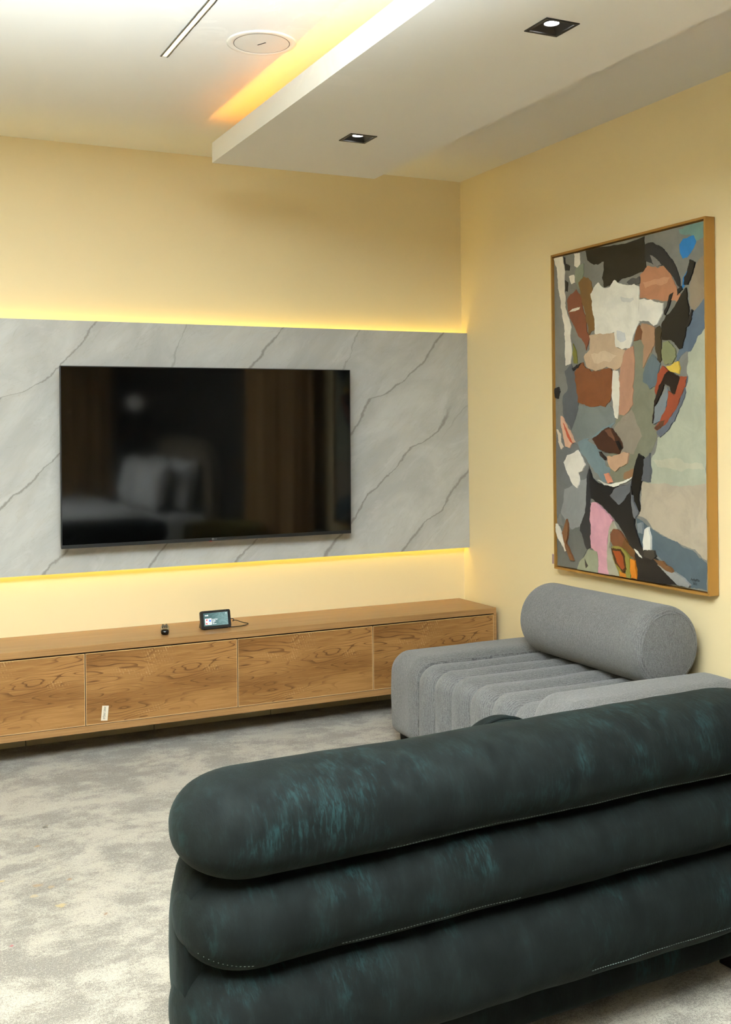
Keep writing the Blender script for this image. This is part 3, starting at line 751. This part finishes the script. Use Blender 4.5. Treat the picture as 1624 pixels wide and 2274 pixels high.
def ragged(pts, amp, seed, depth=4):
    pts = [Vector((a, b)) for a, b in pts]
    rng = random.Random(seed)
    for d in range(depth):
        out = []
        for i, p in enumerate(pts):
            q = pts[(i + 1) % len(pts)]; e_ = q - p; L_ = e_.length
            out.append(p)
            if L_ > 0.006:
                nrm = Vector((-e_.y, e_.x)) / L_
                out.append((p + q) / 2 + nrm * rng.gauss(0, 1) * min(amp, L_ * 0.055))
        pts = out
    return pts
verts, faces, cols = [], [], []
for idx, (col, pts) in enumerate(PAINT):
    pts = [(-a / 1000.0 - pc[0], b / 1000.0 - PB) for a, b in pts]
    if idx > 0: pts = ragged(pts, 0.0045, idx)
    y0, y1, z0, z1 = -1.9385 - pc[0], -0.9325 - pc[0], 0.782 - PB, 2.2395 - PB
    if idx == 0: pts = [Vector((y1, z1)), Vector((y0, z1)), Vector((y0, z0)), Vector((y1, z0))]
    pts = [Vector((min(max(p[0], y0), y1), min(max(p[1], z0), z1), 0)) for p in pts]
    xf = -0.0402 - 0.00012 * idx
    base = len(verts)
    verts += [(xf, p[0], p[1]) for p in pts]
    n = len(pts)
    tris = geometry.tessellate_polygon([pts])
    c = rgb(*col)
    for t3 in tris:
        a, b, d = (pts[k] for k in t3)
        k3 = t3 if (b - a).cross(d - a).z < 0 else t3[::-1]
        faces.append(tuple(base + k for k in k3)); cols.append(c)
    b2 = len(verts)
    verts += [(-0.0400, p[0], p[1]) for p in pts]
    for k in range(n):
        faces.append((base + k, base + (k + 1) % n, b2 + (k + 1) % n, b2 + k)); cols.append(c)
me = bpy.data.meshes.new('paint'); me.from_pydata(verts, [], faces)
ca = me.color_attributes.new('paint_colour', 'FLOAT_COLOR', 'CORNER')
li = 0
for f, c in zip(me.polygons, cols):
    for k in f.loop_indices: ca.data[k].color = c
link('paint', me, M['paint'], cv)
xs_ = -0.0402 - 0.00012 * (len(PAINT) + 2)
text('signature', 'ArtbyMo', 0.0150, M['ink'], cv, (xs_, -1.853 - pc[0], 0.818 - PB), (PI / 2, math.radians(0), -PI / 2), 0.0002, space=0.9)
text('signature', '2022', 0.0125, M['ink'], cv, (xs_, -1.866 - pc[0], 0.803 - PB), (PI / 2, 0, -PI / 2), 0.0002, space=0.9)
box('paper_label', (-0.0050, -0.922 - pc[0] - 0.01, 0.778 - PB), (-0.0040, -0.838 - pc[0], 0.826 - PB), plain('pale_pink_label', rgb(196, 168, 164), 0.7), r)
for k in range(7):
    box('label_print', (-0.0053, -0.852 - pc[0], 0.782 - PB + k * 0.006), (-0.0049, -0.842 - pc[0], 0.785 - PB + k * 0.006), plain('label_ink', rgb(120, 96, 96), 0.7) if k == 0 else bpy.data.materials['label_ink'], r)

# ------------------------------------------------------------------ grey channelled chaise with bolster
ox, oy = -0.45, -1.45
r = thing('grey_chaise', 'grey ribbed fabric lounge chair with long channels, against the right wall', 'lounge chair', (ox, oy, 0))
def channel(name, y0, y1, x0, x1, top, R_, dA, wA, dB, wB, mat, zb=0.070):
    """upholstered channel: profile in x-z carried across y with rolled sides (A = low y, B = high y)"""
    path = []
    def arc(cx, cz, rad, a0, a1, n):
        for k in range(n + 1):
            a = a0 + (a1 - a0) * k / n
            path.append((cx + rad * math.cos(a), cz + rad * math.sin(a), math.cos(a), math.sin(a)))
    rb = 0.04
    arc(x0 + rb, zb + rb, rb, PI * 1.5, PI, 4)
    nz = 6
    for k in range(1, nz): path.append((x0, zb + rb + (top - R_ - zb - rb) * k / nz, -1, 0))
    arc(x0 + R_, top - R_, R_, PI, PI / 2, 9)
    nx = 18
    for k in range(1, nx): path.append((x0 + R_ + (x1 - x0 - 2 * R_) * k / nx, top, 0, 1))
    arc(x1 - R_, top - R_, R_, PI / 2, 0, 9)
    arc(x1 - rb, zb + rb, rb, 0, -PI / 2, 4)
    w = y1 - y0
    ts = []
    n = 22
    for k in range(n + 1):
        u = k / n; u = 0.5 - 0.5 * math.cos(PI * u)
        ts.append(u)
    bm = bmesh.new(); cols_ = []
    for u in ts:
        yy = y0 + w * u
        da, db = yy - y0, y1 - yy
        drop = 0.0
        if da < wA: s = 1 - da / wA; drop += dA * (0.35 * s * s + 0.65 * (1 - math.sqrt(max(0, 1 - s * s))))
        if db < wB: s = 1 - db / wB; drop += dB * (0.35 * s * s + 0.65 * (1 - math.sqrt(max(0, 1 - s * s))))
        col_ = []
        for i, (px, pz, nx_, nz_) in enumerate(path):
            wv_ = 0.004 * noise.noise(Vector((px * 5 + y0 * 17, yy * 9, pz * 6)))
            px2 = px - nx_ * (drop - wv_); pz2 = pz - nz_ * (drop - wv_)
            col_.append(bm.verts.new((px2 - ox, yy - oy, max(pz2, 0.066))))
        cols_.append(col_)
    for A, B in zip(cols_, cols_[1:]):
        for i in range(len(path) - 1): bm.faces.new((A[i], A[i + 1], B[i + 1], B[i]))
    bm.faces.new(cols_[0]); bm.faces.new(cols_[-1])
    return frombm(name, bm, mat, r, True)
GY = [-0.760, -1.030, -1.172, -1.312, -1.462, -1.616, -1.770, -1.930, -2.195]
channel('arm_cushion', GY[1] - .004, GY[0], -0.880, -0.015, 0.438, 0.095, 0.030, 0.055, 0.085, 0.085, M['fab_y'])
for a, b in zip(GY[1:7], GY[2:8]):
    channel('seat_channel', b - .003, a + .003, -0.880, -0.018, 0.418, 0.085, 0.085, 0.074, 0.085, 0.074, M['fab_y'])
channel('arm_cushion', GY[8], GY[7] + .004, -0.880, -0.015, 0.480, 0.100, 0.085, 0.085, 0.032, 0.055, M['fab_y'])
box('base_frame', (-0.80 - ox, -2.10 - oy, 0.06), (-0.06 - ox, -0.85 - oy, 0.30), M['dark'], r)
for fx, fy in ((-0.795, -0.80), (-0.795, -2.12), (-0.10, -0.84), (-0.10, -2.12)):
    cyl('foot', (fx - ox, fy - oy, 0.0), (fx - ox, fy - oy, 0.075), 0.022, M['foot'], r, r1=0.028, n=20)
def revolve_y(name, prof_, cx, cz, mat, parent, n=56, wob=0.0):
    bm = bmesh.new(); rings = []
    for yy, rad in prof_:
        ring = []
        for k in range(n):
            a = 2 * PI * k / n
            rr = rad * (1 + wob * noise.noise(Vector((math.cos(a) * 1.5, yy * 4, math.sin(a) * 1.5))))
            ring.append(bm.verts.new((cx + rr * math.cos(a), yy, cz + rr * math.sin(a))))
        rings.append(ring)
    for A, B in zip(rings, rings[1:]):
        for k in range(n): bm.faces.new((A[k], A[(k + 1) % n], B[(k + 1) % n], B[k]))
    if prof_[0][1] > 1e-4: bm.faces.new(rings[0])
    if prof_[-1][1] > 1e-4: bm.faces.new(rings[-1])
    return frombm(name, bm, mat, parent, True)
BR = 0.160; bx_, bz_ = -0.205 - ox, 0.572
ya, yb = -1.900 - oy, -1.075 - oy
pf = [(ya + 0.042 * (1 - math.cos(PI / 2 * k / 8)) , BR - 0.030 + 0.030 * math.sin(PI / 2 * k / 8)) for k in range(9)]
mid = [(ya + 0.042 + (yb - ya - 0.084) * k / 24, BR) for k in range(1, 24)]
pe = [(yb - (yy - ya), rad) for yy, rad in reversed(pf)]
bo = revolve_y('bolster', pf + mid + pe, bx_, bz_, M['fab_y'], r, 64, 0.010)
def endcap(sgn, ye):
    """gathered round end of the bolster, slightly domed"""
    bm = bmesh.new(); n = 72; R0 = BR - 0.029; rings = []
    for i in range(9):
        q = i / 8; rad = R0 * (1 - q)
        ring = []
        for k in range(n):
            a = 2 * PI * k / n
            puck = 0.0045 * noise.noise(Vector((math.cos(a) * 9, math.sin(a) * 9, 1.3 + sgn))) * math.exp(-((q - 0.25) / 0.2) ** 2)
            d = 0.016 * (1 - (1 - q) ** 2.2) + puck
            ring.append(bm.verts.new((bx_ + rad * math.cos(a), ye + sgn * d, bz_ + rad * math.sin(a))))
        rings.append(ring)
    for A, B in zip(rings[:-1], rings[1:]):
        for k in range(n): bm.faces.new((A[k], A[(k + 1) % n], B[(k + 1) % n], B[k]))
    bmesh.ops.remove_doubles(bm, verts=rings[-1], dist=1e-4)
    frombm('end_panel', bm, M['fab_x'], bo, True)
    bm = bmesh.new()
    add_sweep(bm, [(bx_ + (R0 + .001) * math.cos(2 * PI * k / 64), ye - sgn * 0.001, bz_ + (R0 + .001) * math.sin(2 * PI * k / 64)) for k in range(65)], 0.0028, 6)
    frombm('seam_piping', bm, M['fab_x'], bo, True)
endcap(-1, ya); endcap(1, yb)

# ------------------------------------------------------------------ green velvet sofa, seen from behind
r = thing('velvet_sofa', 'dark green crushed velvet sofa built of stacked rolls, seen from behind', 'sofa', (-1.72, -3.105, 0), math.radians(3.0))
def roll_x(name, x0, x1, yc, zc, ry, rz, mat, parent, el=0.16, n=2.25, en=2.2, seed=0, sag=0.0):
    """cushion roll along x: superellipse section, rounded ends"""
    bm = bmesh.new(); ns = 48; rings = []
    stations = []
    ne = 14
    for k in range(ne + 1): stations.append(x0 + el * (1 - math.cos(PI / 2 * k / ne)))
    nm_ = 34
    for k in range(1, nm_): stations.append(x0 + el + (x1 - x0 - 2 * el) * k / nm_)
    for k in range(ne + 1): stations.append(x1 - el * (1 - math.cos(PI / 2 * (1 - k / ne))))
    for xx in stations:
        d = min(xx - x0, x1 - xx)
        s = 1.0 if d >= el else max(1e-3, (1 - (1 - d / el) ** en)) ** (1 / en)
        mid_ = (2 * (xx - x0) / (x1 - x0) - 1)
        zo = -sag * (1 - mid_ * mid_)
        ring = []
        for k in range(ns):
            a = 2 * PI * k / ns; c, sn = math.cos(a), math.sin(a)
            w_ = 1 + 0.035 * noise.noise(Vector((xx * 4 + seed, c * 1.2, sn * 1.2))) + 0.014 * noise.noise(Vector((xx * 13 + seed, c * 2.5, sn * 2.5)))
            ring.append(bm.verts.new((xx, yc + s * ry * w_ * math.copysign(abs(c) ** (2 / n), c), zc + zo + s * rz * w_ * math.copysign(abs(sn) ** (2 / n), sn))))
        rings.append(ring)
    for A, B in zip(rings, rings[1:]):
        for k in range(ns): bm.faces.new((A[k], A[(k + 1) % ns], B[(k + 1) % ns], B[k]))
    bm.faces.new(rings[0]); bm.faces.new(rings[-1])
    return frombm(name, bm, mat, parent, True)
def stitches(parent, x0, x1, yc, zc, ry, rz, ang, n=2.25, gap=0.0075, el=0.16, en=2.2, seed=0):
    """row of thread stitches along the lower back of a roll, following its rounded end"""
    bm = bmesh.new(); xx = x0 + 0.02
    while xx < x1 - 0.02:
        d = min(xx - x0, x1 - xx)
        s = 1.0 if d >= el else max(1e-3, (1 - (1 - d / el) ** en)) ** (1 / en)
        c, sn = math.cos(ang), math.sin(ang)
        w_ = 1 + 0.035 * noise.noise(Vector((xx * 4 + seed, c * 1.2, sn * 1.2))) + 0.014 * noise.noise(Vector((xx * 13 + seed, c * 2.5, sn * 2.5)))
        yy = yc + s * ry * w_ * math.copysign(abs(c) ** (2 / n), c); zz_ = zc + s * rz * w_ * math.copysign(abs(sn) ** (2 / n), sn)
        if noise.noise(Vector((xx * 3 + seed, 7.7, 0))) > -0.12:
            add_box(bm, (xx, yy - 0.0009, zz_ - 0.0007), (xx + 0.0042, yy + 0.001, zz_ + 0.0007))
        xx += gap
    frombm('seam_stitching', bm, M['thread'], parent)['kind'] = 'stuff'
V = M['velvet']
T1 = (-0.820, 0.815, -0.005, 0.642, 0.140, 0.101); T2 = (-0.815, 0.815, -0.005, 0.462, 0.142, 0.096); T3 = (-0.822, 0.835, -0.005, 0.268, 0.152, 0.122)
sa = PI + 0.62
for k, T in enumerate((T1, T2, T3)):
    b_ = roll_x('back_roll', *T, V, r, 0.15 if k < 2 else 0.13, seed=k * 5.3)
    stitches(b_, *T, PI + (0.80, 0.62, 0.50)[k], el=0.15 if k < 2 else 0.13, seed=k * 5.3)
def dee(name, a, b, z0, z1, y0, mat, rr=0.09):
    """D-shaped seat cushion with rolled edge"""
    bm = bmesh.new(); rings = []; n = 48
    pts = [(a * math.cos(PI * k / n), y0 + b * math.sin(PI * k / n) ** 0.9) for k in range(n + 1)]
    lay = []
    for k in range(9):
        t_ = -PI / 2 + PI * k / 8
        lay.append(((z0 + z1) / 2 + (z1 - z0) / 2 * math.sin(t_), 1 - rr * (1 - math.cos(t_))))
    for z_, s in lay: rings.append([bm.verts.new((px * s, y0 + (py - y0) * s, z_)) for px, py in pts])
    for A, B in zip(rings, rings[1:]):
        for k in range(n + 1): bm.faces.new((A[k], A[(k + 1) % (n + 1)], B[(k + 1) % (n + 1)], B[k]))
    bm.faces.new(rings[0]); bm.faces.new(rings[-1])
    return frombm(name, bm, mat, r, True)
dee('seat_cushion', 0.775, 0.52, 0.175, 0.405, 0.0, V)
dee('plinth_roll', 0.760, 0.49, 0.040, 0.185, 0.02, V)
for s in (-1, 1):
    bm = bmesh.new(); rings = []; n = 28
    for k in range(15):
        t_ = PI * 0.40 * k / 14 - 0.05
        cx, cy = 0.735 * math.cos(t_), 0.47 * math.sin(t_)
        nx, ny = math.cos(t_) / 0.735, math.sin(t_) / 0.47; q = math.hypot(nx, ny); nx /= q; ny /= q
        e_ = 1.0 if k < 10 else max(0.05, (1 - ((k - 9) / 5.0) ** 2)) ** 0.5
        rings.append([bm.verts.new((s * (cx + nx * 0.075 * e_ * math.copysign(abs(math.cos(a)) ** 0.8, math.cos(a))), cy + ny * 0.075 * e_ * math.copysign(abs(math.cos(a)) ** 0.8, math.cos(a)),
                                    0.365 + 0.205 * (0.75 + 0.25 * e_) * math.copysign(abs(math.sin(a)) ** 0.75, math.sin(a)))) for a in [2 * PI * j / n for j in range(n)]])
    for A, B in zip(rings, rings[1:]):
        for j in range(n): bm.faces.new((A[j], A[(j + 1) % n], B[(j + 1) % n], B[j]))
    bm.faces.new(rings[0]); bm.faces.new(rings[-1])
    frombm('arm_roll', bm, V, r, True)
roll_x('base_roll', -0.80, 0.80, 0.075, 0.105, 0.115, 0.072, V, r, 0.12, 2.6)
for fx, fy in ((-0.66, 0.02), (0.735, 0.02), (-0.45, 0.36), (0.45, 0.36)):
    box('foot', (fx - 0.03, fy - 0.03, 0.0), (fx + 0.03, fy + 0.03, 0.06), M['foot'], r, 0.004)
# round cushion on its seat, only its rim shows above the back
r = thing('round_cushion', 'dark green round cushion just peeking over the top of the velvet sofa', 'cushion', (-1.575, -2.775, 0.416), math.radians(3))
bm = bmesh.new(); n = 48; rings = []
for k in range(17):
    t_ = -PI / 2 + PI * k / 16
    rad = 0.106 + 0.020 * math.cos(t_) if 0 < k < 16 else 0.05
    rings.append([bm.verts.new((rad * math.cos(2 * PI * j / n), 0.045 * math.sin(t_), 0.132 + rad * math.sin(2 * PI * j / n))) for j in range(n)])
for A, B in zip(rings, rings[1:]):
    for j in range(n): bm.faces.new((A[j], A[(j + 1) % n], B[(j + 1) % n], B[j]))
bm.faces.new(rings[0]); bm.faces.new(rings[-1])
c_ = frombm('cushion_body', bm, V, r, True); c_.rotation_euler = (math.radians(14), 0, 0); c_.location.z = 0.012
bm = bmesh.new()
add_sweep(bm, [(0.127 * math.cos(2 * PI * j / 48), 0, 0.132 + 0.127 * math.sin(2 * PI * j / 48)) for j in range(49)], 0.005, 8)
frombm('piping', bm, V, c_, True)

# ------------------------------------------------------------------ the bedroom half of the room (mirrored in the television screen)
def curtain(name, p0, p1, z0, z1, label, folds, depth=0.05):
    p0 = Vector(p0); p1 = Vector(p1); d = (p1 - p0); L_ = d.length; d.normalize(); nrm = Vector((-d.y, d.x, 0))
    bm = bmesh.new(); n = folds * 12; cols_ = []
    for i in range(n + 1):
        u = i / n; o_ = depth * (math.sin(2 * PI * folds * u) * 0.8 + 0.3 * math.sin(2 * PI * folds * 2.3 * u + 1))
        col_ = []
        for j in range(9):
            zf = j / 8; q = p0 + d * (L_ * u) + nrm * (o_ * (1 - 0.45 * zf) + 0.006 * math.sin(20 * u + 4 * zf))
            col_.append(bm.verts.new((q.x, q.y, z0 + (z1 - z0) * zf)))
        cols_.append(col_)
    for A, B in zip(cols_, cols_[1:]):
        for j in range(8): bm.faces.new((A[j], A[j + 1], B[j + 1], B[j]))
    o = frombm(name, bm, M['curtain'], None, True)
    md = o.modifiers.new('cloth thickness', 'SOLIDIFY'); md.thickness = 0.003
    return tag(o, label, 'curtain')
curtain('curtain', (-0.11, -2.22, 0), (-0.11, -3.55, 0), 0.01, 2.78, 'golden brown curtain beside the painting wall, mirrored on the right of the television screen', 8)
curtain('curtain', (-2.6, -8.27, 0), (-0.15, -8.27, 0), 0.01, 2.78, 'dim brown curtain on the far wall, mirrored at upper left of the television screen', 14)

r = thing('bed', 'wide bed with white bedding, mirrored in the television screen', 'bed', (-1.12, -5.47, 0))
def pillow(parent, name, w, h, d, mat):
    bm = bmesh.new(); n = 18; gr = []
    for sgn in (1, -1):
        g_ = []
        for i in range(n + 1):
            row = []
            for j in range(n + 1):
                u, v = -1 + 2 * i / n, -1 + 2 * j / n
                th_ = d / 2 * ((1 - abs(u) ** 2.6) * (1 - abs(v) ** 2.6)) ** 0.5 if abs(u) < 1 and abs(v) < 1 else 0
                pin = 1 - 0.07 * (1 - u * u) * (abs(v) ** 2); pin2 = 1 - 0.07 * (1 - v * v) * (abs(u) ** 2)
                row.append(bm.verts.new((sgn * th_, w / 2 * u * pin2, h / 2 * v * pin)))
            g_.append(row)
        for i in range(n):
            for j in range(n): bm.faces.new((g_[i][j], g_[i + 1][j], g_[i + 1][j + 1], g_[i][j + 1]))
    bmesh.ops.remove_doubles(bm, verts=bm.verts, dist=1e-4)
    return frombm(name, bm, mat, parent, True)
box('bed_base', (-0.98, -0.88, 0.02), (1.00, 0.88, 0.30), M['slate'], r, 0.03)
box('mattress', (-0.98, -0.88, 0.30), (1.00, 0.88, 0.60), M['linen'], r, 0.06, 4)
bm = bmesh.new()
add_box(bm, (-1.02, -0.93, 0.40), (0.42, 0.93, 0.655), 0.05, 4)
frombm('duvet', bm, M['linen'], r, True)
bm = bmesh.new()
n = 24
A = [bm.verts.new((1.02, -0.95, 0.0))] + [bm.verts.new((1.02, -0.95 * math.copysign(abs(math.cos(PI * k / n)) ** 0.45, math.cos(PI * k / n)), 0.65 + 0.62 * math.sin(PI * k / n) ** 0.6)) for k in range(n + 1)] + [bm.verts.new((1.02, 0.95, 0.0))]
res = bmesh.ops.extrude_face_region(bm, geom=[bm.faces.new(A)])
bmesh.ops.translate(bm, verts=[v for v in res['geom'] if isinstance(v, bmesh.types.BMVert)], vec=(0.085, 0, 0))
frombm('headboard', bm, M['headboard'], r)
for k, (px, py, rz_) in enumerate(((0.86, -0.45, 0.1), (0.86, 0.42, -0.08), (0.62, -0.40, 0.15), (0.60, 0.42, -0.1))):
    o = thing('pillow', ['white pillow against the far side of the headboard, mirrored in the screen', 'white pillow against the near side of the headboard, mirrored in the screen',
                         'front white pillow on the far side of the bed, mirrored in the screen', 'front white pillow on the near side of the bed, mirrored in the screen'][k], 'pillow',
              (-1.12 + px, -5.47 + py, 0.605), rz_, 'pillows on the bed')
    b_ = pillow(o, 'pillow_cover', 0.68, 0.50, 0.22, M['linen']); b_.location.z = 0.245; b_.rotation_euler = (0, math.radians(14), 0)
r = thing('wall_lamp', 'white globe wall lamp beyond the bed, mirrored in the screen', 'wall lamp', (-0.001, -6.9, 1.62))
cyl('mount', (0, 0, 0), (-0.02, 0, 0), 0.04, M['metal'], r)
cyl('arm', (-0.02, 0, 0), (-0.13, 0, 0), 0.010, M['metal'], r)
bm = bmesh.new(); bmesh.ops.create_uvsphere(bm, u_segments=32, v_segments=16, radius=0.085, matrix=Matrix.Translation((-0.2, 0, 0)))
frombm('globe_shade', bm, glow('globe_glass', (1, 0.97, 0.92, 1), 0.25), r, True)
r = thing('tub_chair', 'olive green tub chair by the curtain, mirrored low in the television screen', 'chair', (-0.47, -3.08, 0))
bm = bmesh.new(); n = 30; rings = []
for rad, z_ in ((0.25, 0.10), (0.29, 0.13), (0.31, 0.35), (0.32, 0.62), (0.30, 0.67), (0.27, 0.66), (0.255, 0.62), (0.245, 0.42)):
    rings.append([bm.verts.new((rad * math.cos(-PI * 0.95 + 1.9 * PI * 0.72 * k / n + 0.42), rad * math.sin(-PI * 0.95 + 1.9 * PI * 0.72 * k / n + 0.42), z_)) for k in range(n + 1)])
for A, B in zip(rings, rings[1:]):
    for k in range(n): bm.faces.new((A[k], A[k + 1], B[k + 1], B[k]))
o = frombm('back_shell', bm, M['olive'], r, True); o.modifiers.new('shell', 'SOLIDIFY').thickness = 0.012
bm = bmesh.new(); add_cyl(bm, (0, 0, 0.10), (0, 0, 0.42), 0.245, n=36)
frombm('seat', bm, M['olive'], r)
for a in (0.8, 2.3, 3.9, 5.4): cyl('leg', (0.2 * math.cos(a), 0.2 * math.sin(a), 0), (0.19 * math.cos(a), 0.19 * math.sin(a), 0.12), 0.012, M['foot'], r, r1=0.018, n=14)
